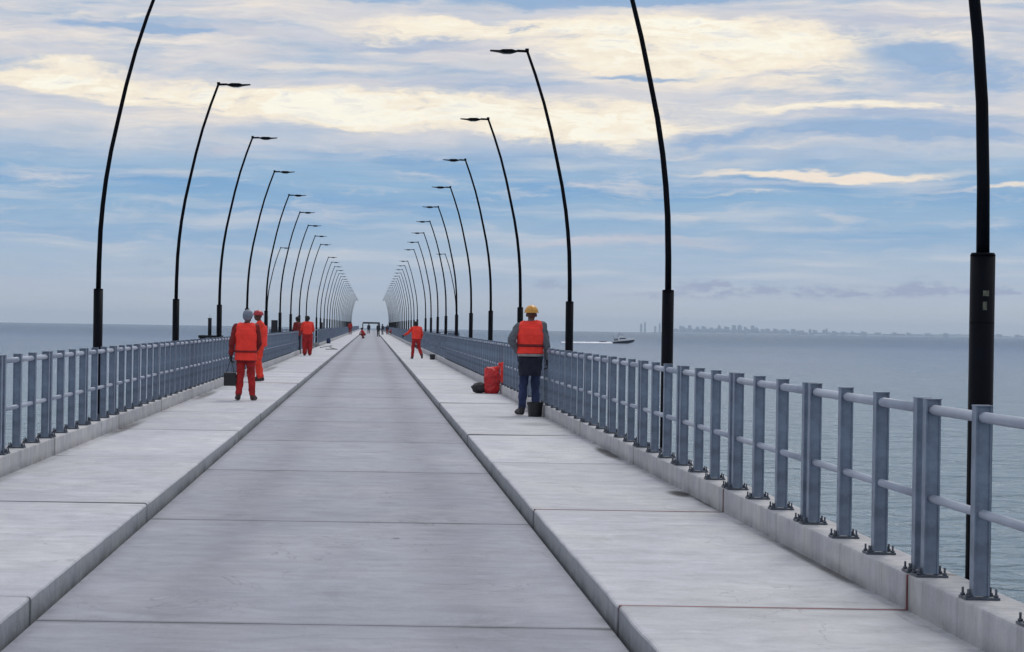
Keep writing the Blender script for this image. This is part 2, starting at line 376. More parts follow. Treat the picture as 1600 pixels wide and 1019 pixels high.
# ------------------------------------------------------------------ mesh building
class MB:
    def __init__(s): s.bm = bmesh.new(); s.mi = 0
    def box(s, x0, x1, y0, y1, z0, z1, bevel=0.0):
        vs = [s.bm.verts.new(p) for p in ((x0, y0, z0), (x1, y0, z0), (x1, y1, z0), (x0, y1, z0),
                                          (x0, y0, z1), (x1, y0, z1), (x1, y1, z1), (x0, y1, z1))]
        fs = [s.bm.faces.new([vs[i] for i in q]) for q in
              ((3, 2, 1, 0), (4, 5, 6, 7), (0, 1, 5, 4), (1, 2, 6, 5), (2, 3, 7, 6), (3, 0, 4, 7))]
        for f in fs: f.material_index = s.mi
        if bevel:
            es = {e for f in fs for e in f.edges}
            r = bmesh.ops.bevel(s.bm, geom=list(es), offset=bevel, segments=2, affect='EDGES', profile=0.6)
            for f in r['faces']: f.material_index = s.mi
        return s
    def tube(s, pts, radii, seg=12, cap=True, flat=None, smooth=True):
        pts = [Vector(p) for p in pts]
        if not hasattr(radii, '__len__'): radii = [radii] * len(pts)
        rings = []
        ref = None
        for i, p in enumerate(pts):
            if i == 0: d = pts[1] - p
            elif i == len(pts) - 1: d = p - pts[i - 1]
            else: d = (pts[i + 1] - p).normalized() + (p - pts[i - 1]).normalized()
            d.normalize()
            if ref is None:
                ref = Vector((0, 0, 1)) if abs(d.z) < 0.9 else Vector((1, 0, 0))
                ref = (ref - d * ref.dot(d)).normalized()
            else: ref = (ref - d * ref.dot(d)).normalized()
            o = d.cross(ref)
            ring = []
            for k in range(seg):
                a = 2 * math.pi * k / seg
                v = ref * math.cos(a) * radii[i] + o * math.sin(a) * radii[i]
                if flat: v = Vector((v.x * flat[0], v.y * flat[1], v.z * flat[2]))
                ring.append(s.bm.verts.new(p + v))
            rings.append(ring)
        for i in range(len(rings) - 1):
            for k in range(seg):
                f = s.bm.faces.new((rings[i][k], rings[i][(k + 1) % seg], rings[i + 1][(k + 1) % seg], rings[i + 1][k]))
                f.smooth = smooth; f.material_index = s.mi
        if cap:
            f = s.bm.faces.new(list(reversed(rings[0]))); f.material_index = s.mi
            f = s.bm.faces.new(rings[-1]); f.material_index = s.mi
        return s
    def ball(s, c, rx, ry=None, rz=None, seg=16, rot=None):
        ry = rx if ry is None else ry; rz = rx if rz is None else rz
        r = bmesh.ops.create_uvsphere(s.bm, u_segments=seg, v_segments=max(6, seg // 2), radius=1.0)
        mt = Matrix.Translation(c) @ (rot.to_4x4() if rot else Matrix()) @ Matrix.Diagonal((rx, ry, rz, 1))
        bmesh.ops.transform(s.bm, matrix=mt, verts=r['verts'])
        for v in r['verts']:
            for f in v.link_faces: f.smooth = True; f.material_index = s.mi
        return s
    def cap_limb(s, p0, p1, r0, r1, flat=None):
        """a tapering limb with rounded ends"""
        s.tube([p0, p1], [r0, r1], 14, True, flat)
        f = flat or (1, 1, 1)
        s.ball(p0, r0 * f[0], r0 * f[1], r0 * f[2], 12); s.ball(p1, r1 * f[0], r1 * f[1], r1 * f[2], 12)
        return s
    def prism(s, prof, y0, y1, close=True):
        """profile of (x, z) points run from y0 to y1"""
        a = [s.bm.verts.new((p[0], y0, p[1])) for p in prof]; c = [s.bm.verts.new((p[0], y1, p[1])) for p in prof]
        n = len(prof)
        for i in range(n):
            j = (i + 1) % n
            f = s.bm.faces.new((a[i], a[j], c[j], c[i])); f.material_index = s.mi
        f = s.bm.faces.new(list(reversed(a))); f.material_index = s.mi
        f = s.bm.faces.new(c); f.material_index = s.mi
        return s
    def mesh(s, name, mats):
        bmesh.ops.recalc_face_normals(s.bm, faces=s.bm.faces)
        me = bpy.data.meshes.new(name); s.bm.to_mesh(me); s.bm.free()
        for mm in (mats if isinstance(mats, (list, tuple)) else [mats]): me.materials.append(MATS[mm])
        return me
    def build(s, name, mats, parent=None, loc=(0, 0, 0)):
        o = bpy.data.objects.new(name, s.mesh(name, mats)); COL.objects.link(o); o.location = loc
        if parent: o.parent = parent
        return o

def put(name, me, parent=None, loc=(0, 0, 0)):
    o = bpy.data.objects.new(name, me); COL.objects.link(o); o.location = loc
    if parent: o.parent = parent
    return o
def tag(o, label=None, cat=None, group=None, kind=None):
    if label: o['label'] = label
    if cat: o['category'] = cat
    if group: o['group'] = group
    if kind: o['kind'] = kind
    return o
def empty(name, loc=(0, 0, 0), rz=0.0, sc=1.0):
    o = bpy.data.objects.new(name, None); COL.objects.link(o); o.empty_display_size = 0.1
    o.location = loc; o.rotation_euler = (0, 0, rz); o.scale = (sc,) * 3
    return o
def copy_tree(o, parent=None):
    c = o.copy(); COL.objects.link(c); c.parent = parent
    for ch in [q for q in o.children]: copy_tree(ch, c)
    return c

# ------------------------------------------------------------------ sea (follows the curve of the earth, so the horizon dips)
R_E = 6371000.0
ZSEA = -6.0
bm = bmesh.new()
rad = [0.0]
r_ = 12.0
while r_ < 26000: rad.append(r_); r_ *= 1.11
SEG = 128
prev = None
for ri in rad:
    zc = ZSEA - ri * ri / (2 * R_E)
    if ri == 0: ring = [bm.verts.new((0, 0, zc))]
    else: ring = [bm.verts.new((ri * math.cos(2 * math.pi * k / SEG), ri * math.sin(2 * math.pi * k / SEG), zc)) for k in range(SEG)]
    if prev is not None:
        for k in range(SEG):
            k2 = (k + 1) % SEG
            if len(prev) == 1: f = bm.faces.new((prev[0], ring[k], ring[k2]))
            else: f = bm.faces.new((prev[k], ring[k], ring[k2], prev[k2]))
            f.smooth = True
    prev = ring
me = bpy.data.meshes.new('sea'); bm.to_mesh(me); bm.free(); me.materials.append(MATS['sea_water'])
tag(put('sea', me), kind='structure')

# ------------------------------------------------------------------ pier deck
Y0, Y1 = -6.55, 617.0
joints = []
yj = JOINT0 - 3 * JP
while yj < Y1 + 0.1: joints.append(yj); yj += JP
G = 0.009
def segs():
    for i in range(len(joints) - 1): yield joints[i] + G, joints[i + 1] - G
# bays where the pier widens, one each side
BAY_R, BAY_L, BAY_D = (132.37, 150.49), (126.33, 144.45), 2.35
mb = MB()
for a, c in segs(): mb.box(XL + 0.034, XR - 0.034, a, c, -0.30, 0.0)
tag(mb.build('road', 'road_concrete'), kind='structure')
GK = 0.018
def walk(xk, xp, mat):
    """raised walkway slab with a chamfered kerb edge; xk kerb side, xp upstand side"""
    s = 1 if xp > xk else -1
    mb = MB()
    for a, c in segs():
        a += GK - G; c -= GK - G
        mb.mi = 0
        x0 = xk
        v = lambda x, y, z: mb.bm.verts.new((x, y, z))
        prof = [(x0, -0.045), (x0, ZW - 0.016), (x0 + s * 0.005, ZW - 0.006), (x0 + s * 0.018, ZW), (xp, ZW)]
        nr_ = 20 if a < 90 else 1
        RW = []
        for q in range(nr_ + 1):
            y_ = a + (c - a) * q / nr_
            jx, jz = (random.uniform(-.003, .003), random.uniform(-.003, .0025)) if a < 90 else (0, 0)
            if a < 90 and random.random() < .07: jz -= .010; jx += s * .008
            RW.append([v(p[0] + (jx if 0 < m_ < 4 else 0), y_, p[1] + (jz if 0 < m_ < 4 else 0)) for m_, p in enumerate(prof)])
        A, C_ = RW[0], RW[-1]
        for q in range(nr_):
            for i in range(len(prof) - 1):
                f = mb.bm.faces.new((RW[q][i], RW[q][i + 1], RW[q + 1][i + 1], RW[q + 1][i])); f.material_index = 1 if i == 0 else 0
        for R_ in (A, C_):
            e = v(xp, R_[0].co.y, -0.045)
            f = mb.bm.faces.new(R_ + [e]); f.material_index = 1
    return tag(mb.build('pavement', [mat, 'kerb_concrete']), kind='structure')
walk(XR, PLR + 0.05, 'walk_concrete_right'); walk(XL, PLL - 0.05, 'walk_concrete_left')
mb = MB()
mb.box(PLL - PW - 0.05, PLR + PW + 0.05, joints[0], Y1, -1.0, -0.004 - 0.30)
mb.box(PLL - PW, XL + 0.018, joints[0], Y1, -0.30, -0.05); mb.box(XR - 0.018, PLR + PW, joints[0], Y1, -0.30, -0.05)
mb.box(PLR + PW + 0.06, PLR + PW + BAY_D, BAY_R[0], BAY_R[1], -1.0, ZW - 0.004)
mb.box(PLL - PW - BAY_D, PLL - PW - 0.06, BAY_L[0], BAY_L[1], -1.0, ZW - 0.004)
yy = 2.5
while yy < Y1:
    mb.box(PLL - PW, PLR + PW, yy - 0.5, yy + 0.5, -2.0, -1.003)
    for px in (-2.9, 2.35): mb.tube([(px, yy, -12.0), (px, yy, -1.9)], 0.38, 12)
    yy += JP * 3
tag(mb.build('pier_deck', 'pile_concrete'), kind='structure')
# dark sealant in the joints, reddish in the nearest ones
mb = MB(); mr = MB()
for i, j in enumerate(joints[1:-1]):
    if j < 3: continue
    near_red = i in (2, 3) and False
    q = mb
    red = abs(j - JOINT0) < .1 or abs(j - JOINT0 - JP) < .1
    mb.box(XL + 0.03, XR - 0.03, j - G + .001, j + G - .001, -0.05, -0.003)
    (mr if red else mb).box(XR + (0.005 if red else 0.025), PLR - .002, j - GK + .001, j + GK - .001, -0.04, ZW + (0.0015 if red else -0.004))
    (mr if red else mb).box(PLR - 0.003 if red else PLR + .004, PLR + .2, j - G + .001, j + G - .001, ZW + 0.002, ZP - 0.004)
    mb.box(PLL + .002, XL - 0.025, j - GK + .001, j + GK - .001, -0.04, ZW - 0.004)
tag(mb.build('expansion_joint_filler', 'sealant_dark'), kind='structure')
tag(mr.build('expansion_joint_sealant', 'sealant_red'), kind='structure')

# concrete upstands that carry the railings
def upstand(side):
    s = side; xi = PLR if s > 0 else PLL
    bay = BAY_R if s > 0 else BAY_L
    mb = MB()
    def seg(xa, xb, ya, yb):
        mb.box(min(xa, xb), max(xa, xb), ya, yb, ZW - 0.02, ZP, 0.012)
    for a, c in segs():
        if a > bay[0] - .1 and c < bay[1] + .1:
            seg(xi + s * BAY_D, xi + s * (PW + BAY_D), a, c)
        else: seg(xi, xi + s * PW, a, c)
    for yy in (bay[0] - .27, bay[1]):
        seg(xi + s * (PW + .004), xi + s * (PW + BAY_D), yy + .01, yy + .26)
    o = mb.build('concrete_upstand', 'upstand_concrete')
    return tag(o, 'low pale concrete upstand under the %s railing' % ('right' if s > 0 else 'left'), 'low wall', 'concrete upstands along both edges')
upstand(1); upstand(-1)

# ------------------------------------------------------------------ railings
PH = 0.93
mb = MB()
w, tk = 0.039, 0.009            # H-section post
mb.box(-w, -w + tk, -w + .002, w - .002, 0.016, PH - 0.006); mb.box(w - tk, w, -w + .002, w - .002, 0.016, PH - 0.006)
mb.box(-w + tk + .0005, w - tk - .0005, -0.030, -0.022, 0.017, PH - 0.007)
mb.box(-w - .002, w + .002, -w, w, PH - 0.006, PH)
post_me = mb.mesh('post', 'rail_post_paint')
mb = MB()
mb.box(-0.083, 0.083, -0.065, 0.065, 0.001, 0.013, 0.002)
for sx in (-1, 1):
    for sy in (-1, 1):
        mb.tube([(sx * .067, sy * .048, .0135), (sx * .067, sy * .048, .052)], .006, 8)
        mb.tube([(sx * .067, sy * .048, .0138), (sx * .067, sy * .048, .024)], .012, 6)
    mb.prism([(sx * .043, .014), (sx * .043, .05), (sx * .070, .014)], -.004, .004)
plate_me = mb.mesh('base_plate', 'base_plate_steel')
def railing(side):
    s = side
    xi = PLR if s > 0 else PLL
    xc = xi + s * 0.092
    bay = BAY_R if s > 0 else BAY_L
    root = empty('steel_railing', (xc, JOINT0, ZP))
    tag(root, 'long blue-grey steel railing of upright posts and two tubes along the %s edge' % ('right' if s > 0 else 'left'),
        'railing', 'steel railings along both edges')
    ystart = JOINT0 - 2 * JP if s > 0 else JOINT0 - JP
    vis = 9.2 if s > 0 else 19.5
    half = JP / 2
    posts = []
    yb = ystart
    while yb < Y1 - 1:
        out = bay[0] - .1 < yb < bay[1] - .1
        for d in (0.10, 1.04, 1.98, half - 0.10):
            posts.append((xc + (s * BAY_D if out else 0), yb + d))
        yb += half
    for yy in (bay[0] - .13, bay[1] + .13):
        for k in (0.3, 1.2, 2.1): posts.append((xc + s * k, yy))
    posts.sort(key=lambda p: p[1])
    n = 0; far = MB()
    for (px, py) in posts:
        if py > vis and n < 100:
            n += 1
            o = put('post', post_me, root, (px - xc, py - JOINT0, 0)); o.rotation_euler = (0, 0, random.uniform(-.012, .012))
            put('base_plate', plate_me, o)
        else:
            X, Yp = px - xc, py - JOINT0
            far.box(X - w, X - w + tk, Yp - w, Yp + w, 0.001, PH); far.box(X + w - tk, X + w, Yp - w, Yp + w, 0.001, PH)
            far.box(X - w + tk + .001, X + w - tk - .001, Yp - .03, Yp - .022, 0.001, PH - .002)
    tag(far.build('posts', 'rail_post_paint', root), kind='stuff')
    for nm, z, r in (('top_rail', PH - 0.058, 0.027), ('middle_rail', 0.41, 0.023)):
        mb = MB()
        def run(x, ya, yb_): mb.tube([(x - xc, ya - JOINT0, z), (x - xc, yb_ - JOINT0, z)], r, 12)
        y_ = ystart
        while y_ < Y1 - 1:
            out = bay[0] - .1 < y_ < bay[1] - .1
            run(xc + (s * BAY_D if out else 0), y_ + .09, y_ + half - .09)
            y_ += half
        for yy in (bay[0] - .13, bay[1] + .13):
            mb.tube([(s * .0, yy - JOINT0, z), (s * BAY_D, yy - JOINT0, z)], r, 10)
        mb.build(nm, 'rail_tube_paint', root)
railing(1); railing(-1)

# ------------------------------------------------------------------ lamp posts
EYE = CAM_Z
def lamp_proto():
    """leans towards +x; base on the flank of the deck at z = 0 local = upstand top level"""
    z0 = 0.0
    r = empty('street_lamp')
    e = EYE - ZP                                # eye level in local height
    mb = MB()
    mb.tube([(0, 0, -1.35), (0, 0, e + 0.425)], 0.066, 20); mb.tube([(0, 0, e + 0.425), (0, 0, e + 0.44)], [.068, .060], 20)
    mb.tube([(0, 0, e + .06), (0, 0, e + .065)], .0665, 20)
    mb.build('sleeve', 'black_pole', r)
    mb = MB()
    mb.box(-0.30, 0.08, -0.12, 0.12, -0.86, -0.82); mb.box(-0.30, 0.08, -0.12, 0.12, -1.3, -1.26)
    # the arms of the bracket reach back to the deck edge
    mb.build('bracket', 'steel_dark', r)
    prof = [(0, .42), (.004, .8), (.018, 1.25), (.045, 1.6), (.085, 1.95), (.150, 2.35), (.235, 2.75), (.345, 3.25),
            (.47, 3.73), (.62, 4.2), (.70, 4.42), (.765, 4.60)]
    mb = MB()
    n = len(prof)
    mb.tube([(p[0], 0, e + p[1]) for p in prof], [0.036 - 0.014 * i / (n - 1) for i in range(n)], 14)
    mb.build('pole', 'black_pole', r)
    mb = MB()
    mb.tube([(.745, 0, e + 4.59), (.93, 0, e + 4.595)], 0.022, 10)
    mb.box(.735, .795, -.03, .03, e + 4.57, e + 4.635, .006)
    mb.build('arm', 'black_pole', r)
    mb = MB()
    # flat lantern, thicker in the middle
    prf = [(.90, .010), (.965, .014), (1.02, .030), (1.17, .028), (1.23, .012), (1.38, .006)]
    vt = []
    for (px, hh) in prf:
        wd = .03 if px < .93 else (.095 if px < 1.3 else .07)
        zc = e + 4.595 - (.012 if .9 < px < 1.3 else 0)
        vt.append([mb.bm.verts.new((px, sy * wd, zc + sz * hh)) for sy, sz in ((-1, -1), (1, -1), (1, 1), (-1, 1))])
    for i in range(len(vt) - 1):
        for k in range(4):
            mb.bm.faces.new((vt[i][k], vt[i][(k + 1) % 4], vt[i + 1][(k + 1) % 4], vt[i + 1][k]))
    mb.bm.faces.new(list(reversed(vt[0]))); mb.bm.faces.new(vt[-1])
    hd = mb.build('lamp_head', 'black_pole', r)
    mb = MB(); mb.box(1.04, 1.16, -.06, .06, e + 4.543, e + 4.5525); mb.build('lens', 'lamp_glass', hd)
    return r
ORD = ['nearest', 'second', 'third', 'fourth', 'fifth', 'sixth', 'seventh', 'eighth', 'ninth', 'tenth', 'eleventh', 'twelfth']
proto = lamp_proto()
first = True
def place_lamp(x, y, side, label, group):
    global first
    o = proto if first else copy_tree(proto)
    first = False
    o.location = (x, y, ZP); o.rotation_euler = (random.uniform(-.003, .003), random.uniform(-.003, .003), math.pi if side > 0 else 0)
    tag(o, label, 'street lamp', group)
XPR, XPL = 3.30, -3.77
right = [11.87] + [24.45 + 12.08 * k for k in range(33)]
left = [30.3 + 12.08 * k for k in range(33)]
nr = {0: 'thick black lamp post at the right edge of the frame, cut off at the top',
      1: 'black lamp post cut off at the top, nearest left of the thick one'}
for i, yy in enumerate(right):
    x = XPR
    if abs(yy - 145.2) < 4: x, yy = 5.42, 140.5; lab = 'slender lamp post set outside the row on the widened bay'
    elif i in nr: lab = nr[i]
    elif i < 12: lab = '%s curved black lamp post in the right-hand row counting from the camera' % ORD[i]
    else: lab = 'small far curved lamp post in the close-packed right-hand row towards the pier end'
    place_lamp(x, yy, 1, lab, 'curved lamp posts in the right row')
for i, yy in enumerate(left):
    x = XPL
    if abs(yy - 139.0) < 4: x, yy = -6.35, 133.5; lab = 'slender left-hand lamp post set outside the row on the widened bay'
    elif i == 0: lab = 'curved black lamp post nearest the camera on the left, its head above the frame'
    elif i < 9: lab = '%s curved black lamp post in the left-hand row counting from the camera' % ORD[i]
    else: lab = 'small far curved lamp post in the close-packed left-hand row towards the pier end'
    place_lamp(x, yy, -1, lab, 'curved lamp posts in the left row')

near_ = [o for o in COL.objects if o.get('label', '').startswith('thick black')][0]
sl_ = [c for c in near_.children if c.name.startswith('sleeve')][0]
simple('faded_sticker', (0.10, 0.11, 0.08), 0.6, 0, 0.5, 60)
for (za, wa, hb) in ((1.40, .030, .045), (1.475, .045, .030)):
    mb = MB()
    for k_ in range(4):
        aa = [math.radians(78 + k_ * wa * 160 + d_) for d_ in (0, wa * 150)]
        mb.bm.faces.new([mb.bm.verts.new((.0665 * math.cos(t_) , .0665 * math.sin(t_), z_)) for t_, z_ in ((aa[0], za), (aa[1], za), (aa[1], za + hb), (aa[0], za + hb))])
    bmesh.ops.remove_doubles(mb.bm, verts=mb.bm.verts, dist=1e-5); mb.build('sticker', 'faded_sticker', sl_)
# small cabinets clamped beside the posts, outside the railing
def cabinet(x, y, label):
    r = empty('electrical_cabinet', (x, y, ZP + 0.85))
    tag(r, label, 'cabinet')
    mb = MB(); mb.box(-.13, .13, -.10, .10, 0, .55, .01); mb.build('cabinet_body', 'steel_dark', r)
    mb = MB(); mb.box(-.11, .11, -.108, -.1005, .03, .52); mb.tube([(.08, -.125, .24), (.08, -.125, .32)], .008, 6); mb.build('door', 'black_plastic', r)
    mb = MB(); mb.box(-.04, .04, -.03, .03, -.85, -.001); mb.build('stand', 'steel_dark', r)
cabinet(-4.0, 90.8, 'dark box beside a left lamp post, just above the railing top behind the red-helmeted worker')
cabinet(-3.66 - .35, 176, 'dark far box between left lamp posts above the railing')

# ------------------------------------------------------------------ people
def hand(mb, wrist, direction, side, curl=0.5, sc=1.0, palm_n=None):
    """palm with five separate bent fingers; direction points down the forearm"""
    d = Vector(direction).normalized()
    n = Vector(palm_n) if palm_n is not None else Vector((-side, 0, 0))
    n = (n - d * n.dot(d)).normalized()         # palm normal
    a = d.cross(n).normalized()                 # across the palm
    w_ = Vector(wrist)
    def P(u, v, q): return w_ + (a * u + d * v + n * q) * sc
    for k in range(4):
        u = (-0.030 + 0.020 * k)
        mb.cap_limb(P(u * .7, 0.0, 0), P(u, .085, 0), .013 * sc, .011 * sc)
    mb.cap_limb(P(0, -.02, 0), P(0, .05, 0), .024 * sc, .026 * sc)
    ln = (.060, .075, .080, .070)
    for k in range(4):
        u = (-0.030 + 0.020 * k); L = ln[k]
        c1, c2 = curl * 0.9, curl * 1.9
        p0 = P(u, .088, 0)
        p1 = p0 + (d * math.cos(c1) + n * math.sin(c1)) * L * .5 * sc
        p2 = p1 + (d * math.cos(c2) + n * math.sin(c2)) * L * .5 * sc
        mb.cap_limb(p0, p1, .0100 * sc, .0090 * sc); mb.cap_limb(p1, p2, .0090 * sc, .0078 * sc)
    t0 = P(.030, .025, .004); t1 = P(.058, .055, .014); t2 = P(.056, .085, .030)
    mb.cap_limb(t0, t1, .013 * sc, .011 * sc); mb.cap_limb(t1, t2, .011 * sc, .009 * sc)

def remesh(o, vox, smooth=3):
    m = o.modifiers.new('remesh', 'REMESH'); m.mode = 'VOXEL'; m.voxel_size = vox; m.use_smooth_shade = True
    if smooth:
        sm = o.modifiers.new('smooth', 'SMOOTH'); sm.factor = 0.5; sm.iterations = smooth
def wrinkle(o, strength, size=0.09):
    t = bpy.data.textures.new('folds', 'CLOUDS'); t.noise_scale = size; t.noise_depth = 2
    d = o.modifiers.new('folds', 'DISPLACE'); d.texture = t; d.strength = strength; d.mid_level = 0.5
    d.texture_coords = 'LOCAL'

def worker(loc, rz, height, label, pose, top, trousers, boots='boot_leather', helmet=None, hat='hard', vest=None,
           shirt_long=True, hem=0.86, gloves=True, vox=0.012, group=None, tied=None, strap=False, leg_w=1.0, tape=False):
    """figure 1.75 m tall facing +y; pose holds joint positions in metres"""
    k = height / 1.75
    r = empty('person', loc, rz, k)
    tag(r, label, 'person', group)
    P = dict(hipL=(-.09, 0, .93), hipR=(.09, 0, .93), kneeL=(-.12, .02, .50), kneeR=(.12, .02, .50),
             ankL=(-.13, -.02, .10), ankR=(.13, -.02, .10), toeL=(-.15, .17, .045), toeR=(.15, .17, .045),
             shL=(-.19, 0, 1.42), shR=(.19, 0, 1.42), elL=(-.25, -.02, 1.13), elR=(.25, -.02, 1.13),
             wrL=(-.26, .04, .88), wrR=(.26, .04, .88), waist=(0, 0, 1.05), chest=(0, 0, 1.28), neck=(0, 0, 1.46),
             head=(0, .02, 1.62), face=0.0, curl=0.5)
    P.update(pose)
    V3 = {a: Vector(b_) for a, b_ in P.items() if not isinstance(b_, float)}
    fa = P['face']
    fr = Matrix.Rotation(fa, 3, 'Z')
    def H(x, y, z): return V3['head'] + fr @ Vector((x, y, z))
    # body
    mb = MB()
    mb.ball(H(0, -.005, .02), .076, .094, .098, 20, fr); mb.ball(H(0, .03, -.055), .055, .062, .055, 16, fr)      # skull, jaw
    mb.ball(H(0, .098, -.02), .013, .018, .022, 10, fr); mb.ball(H(0, .088, .012), .05, .012, .012, 10, fr)     # nose, brow
    mb.ball(H(0, .085, -.066), .024, .012, .008, 10, fr)                                                       # mouth
    for s_ in (-1, 1): mb.ball(H(s_ * .078, -.005, -.012), .012, .022, .032, 10, fr)                             # ears
    mb.cap_limb(V3['neck'] + Vector((0, 0, -.04)), H(0, -.01, -.05), .056, .050)
    mb.cap_limb(V3['chest'], V3['waist'], .14, .12, (1.0, .72, 1)); mb.cap_limb(V3['shL'], V3['shR'], .065, .065)
    mb.cap_limb(V3['chest'], V3['neck'] + Vector((0, 0, -.05)), .13, .07, (1.1, .8, 1))
    mb.cap_limb(V3['hipL'], V3['hipR'], .10, .10)
    mb.cap_limb(V3['waist'], (V3['hipL'] + V3['hipR']) / 2, .12, .12, (1.1, .8, 1))
    for s_ in 'LR':
        mb.cap_limb(V3['sh' + s_], V3['el' + s_], .050, .038); mb.cap_limb(V3['el' + s_], V3['wr' + s_], .038, .026)
        mb.cap_limb(V3['hip' + s_], V3['knee' + s_], .085, .055); mb.cap_limb(V3['knee' + s_], V3['ank' + s_], .055, .036)
        if not gloves:
            hand(mb, V3['wr' + s_], V3['wr' + s_] - V3['el' + s_], -1 if s_ == 'L' else 1, P['curl'])
    o = mb.build('body', 'skin', r); remesh(o, vox * .8, 2)
    for s_ in (-1, 1):
        mb = MB(); mb.ball(H(s_ * .03, .083, .002), .011, .009, .009, 10); mb.build('eye', 'eye_white', o)
    # trousers
    mb = MB()
    mb.cap_limb(V3['hipL'], V3['hipR'], .125, .125, (1, .95, 1)); mb.cap_limb((V3['hipL'] + V3['hipR']) / 2, V3['waist'], .15, .145, (1.12, .8, 1))
    for s_ in 'LR':
        an = V3['ank' + s_]; kn = V3['knee' + s_]
        mb.cap_limb(V3['hip' + s_], kn, .108 * leg_w, .082 * leg_w); mb.cap_limb(kn, an + (kn - an) * .06, .082 * leg_w, .068 * leg_w)
    o = mb.build('trousers', trousers, r); remesh(o, vox, 2); wrinkle(o, .038)
    # jacket or shirt
    mb = MB()
    hemc = (V3['hipL'] + V3['hipR']) / 2 + Vector((0, 0, hem - .93))
    mb.tube([hemc, V3['waist'], V3['chest'], V3['neck'] + Vector((0, 0, -.055))], [.185, .17, .185, .10], 20, True, (1.02, .74, 1))
    mb.ball(V3['chest'] + Vector((0, 0, .02)), .195, .135, .17, 16)
    mb.cap_limb(V3['neck'] + Vector((0, 0, -.05)), V3['neck'] + Vector((0, 0, .005)), .075, .062)
    for s_ in 'LR':
        mb.cap_limb((V3['neck'] + V3['sh' + s_]) / 2 + Vector((0, 0, -.035)), V3['sh' + s_], .085, .076)
        mb.cap_limb(V3['sh' + s_], V3['el' + s_], .076, .060)
        wr = V3['wr' + s_]; el_ = V3['el' + s_]
        mb.cap_limb(el_, wr + (el_ - wr) * .10, .060, .046)
    o = mb.build('jacket', top, r); remesh(o, vox, 2); wrinkle(o, .040)
    if vest:
        mb = MB()
        n_ = V3['neck'] + Vector((0, 0, -.045)); hv = hemc + (V3['waist'] - hemc) * .12
        mb.tube([hv, V3['waist'], V3['chest'], n_ + (V3['chest'] - n_) * .2], [.215, .208, .224, .19], 24, True, (1.0, .87, 1))
        for s_ in 'LR':
            mb.cap_limb(V3['sh' + s_] * .55 + n_ * .45 + Vector((0, 0, .005)), V3['chest'] * .55 + V3['sh' + s_] * .45 + Vector((0, 0, -.03)), .092, .125)
            mb.cap_limb(n_ + Vector((0, 0, -.03)), V3['sh' + s_] * .6 + n_ * .4 + Vector((0, 0, -.03)), .124, .115)
        o = mb.build('safety_vest', vest, r); remesh(o, vox, 2); wrinkle(o, .024, .12)
        for sd in (-.055, .055):        # seams and pocket edge as slightly raised webbing
            pass
        if strap:
            zc = V3['waist'] + (V3['chest'] - V3['waist']) * .25
            mb = MB(); mb.tube([zc + Vector((0, 0, -.02)), zc + Vector((0, 0, .02))], [.226, .228], 28, True, (1.0, .88, 1)); mb.build('strap', 'vest_strap', o)
            mb = MB(); zc = hemc + Vector((0, 0, -.012)); mb.tube([zc + Vector((0, 0, -.02)), zc + Vector((0, 0, .02))], [.203, .207], 28, True, (1.0, .86, 1)); mb.build('shirt_hem', 'hem_grey', r)
        if tape:
            zc = V3['waist'] + Vector((0, 0, -.10))
            mb = MB(); mb.tube([zc + Vector((0, 0, -.018)), zc + Vector((0, 0, .018))], [.226, .224], 28, True, (1.0, .88, 1)); mb.build('strap', 'dark_red_cloth', o)
    if tied:
        mb = MB()
        c0 = (V3['hipL'] + V3['hipR']) / 2
        mb.tube([c0 + Vector((0, -.01, -.30)), c0 + Vector((0, -.01, -.15)), c0 + Vector((0, 0, .01))], [.172, .182, .168], 20, True, (1.03, .80, 1))
        mb.cap_limb(c0 + Vector((-.10, -.05, -.05)), c0 + Vector((.10, -.05, -.05)), .095, .095)
        o = mb.build('tied_jacket', tied, r); remesh(o, vox, 2); wrinkle(o, .035, .11)
    for s_ in 'LR':
        a_, t_ = V3['ank' + s_], V3['toe' + s_]
        mb = MB(); h_ = Vector((a_.x, a_.y - .035, t_.z + .005))
        mb.cap_limb(a_ + Vector((0, 0, .04)), h_, .052, .045); mb.cap_limb(h_, t_ + (h_ - t_) * .2, .046, .046, (1, 1, .9)); mb.cap_limb(a_, t_, .05, .036)
        o = mb.build('boot', boots, r); remesh(o, .009, 2)
        if gloves:
            mb = MB(); hand(mb, V3['wr' + s_], V3['wr' + s_] - V3['el' + s_], -1 if s_ == 'L' else 1, P['curl'], 1.12)
            mb.cap_limb(V3['wr' + s_], V3['wr' + s_] + (V3['el' + s_] - V3['wr' + s_]) * .18, .033, .040)
            o = mb.build('glove', 'black_glove', r); remesh(o, .0065, 1)
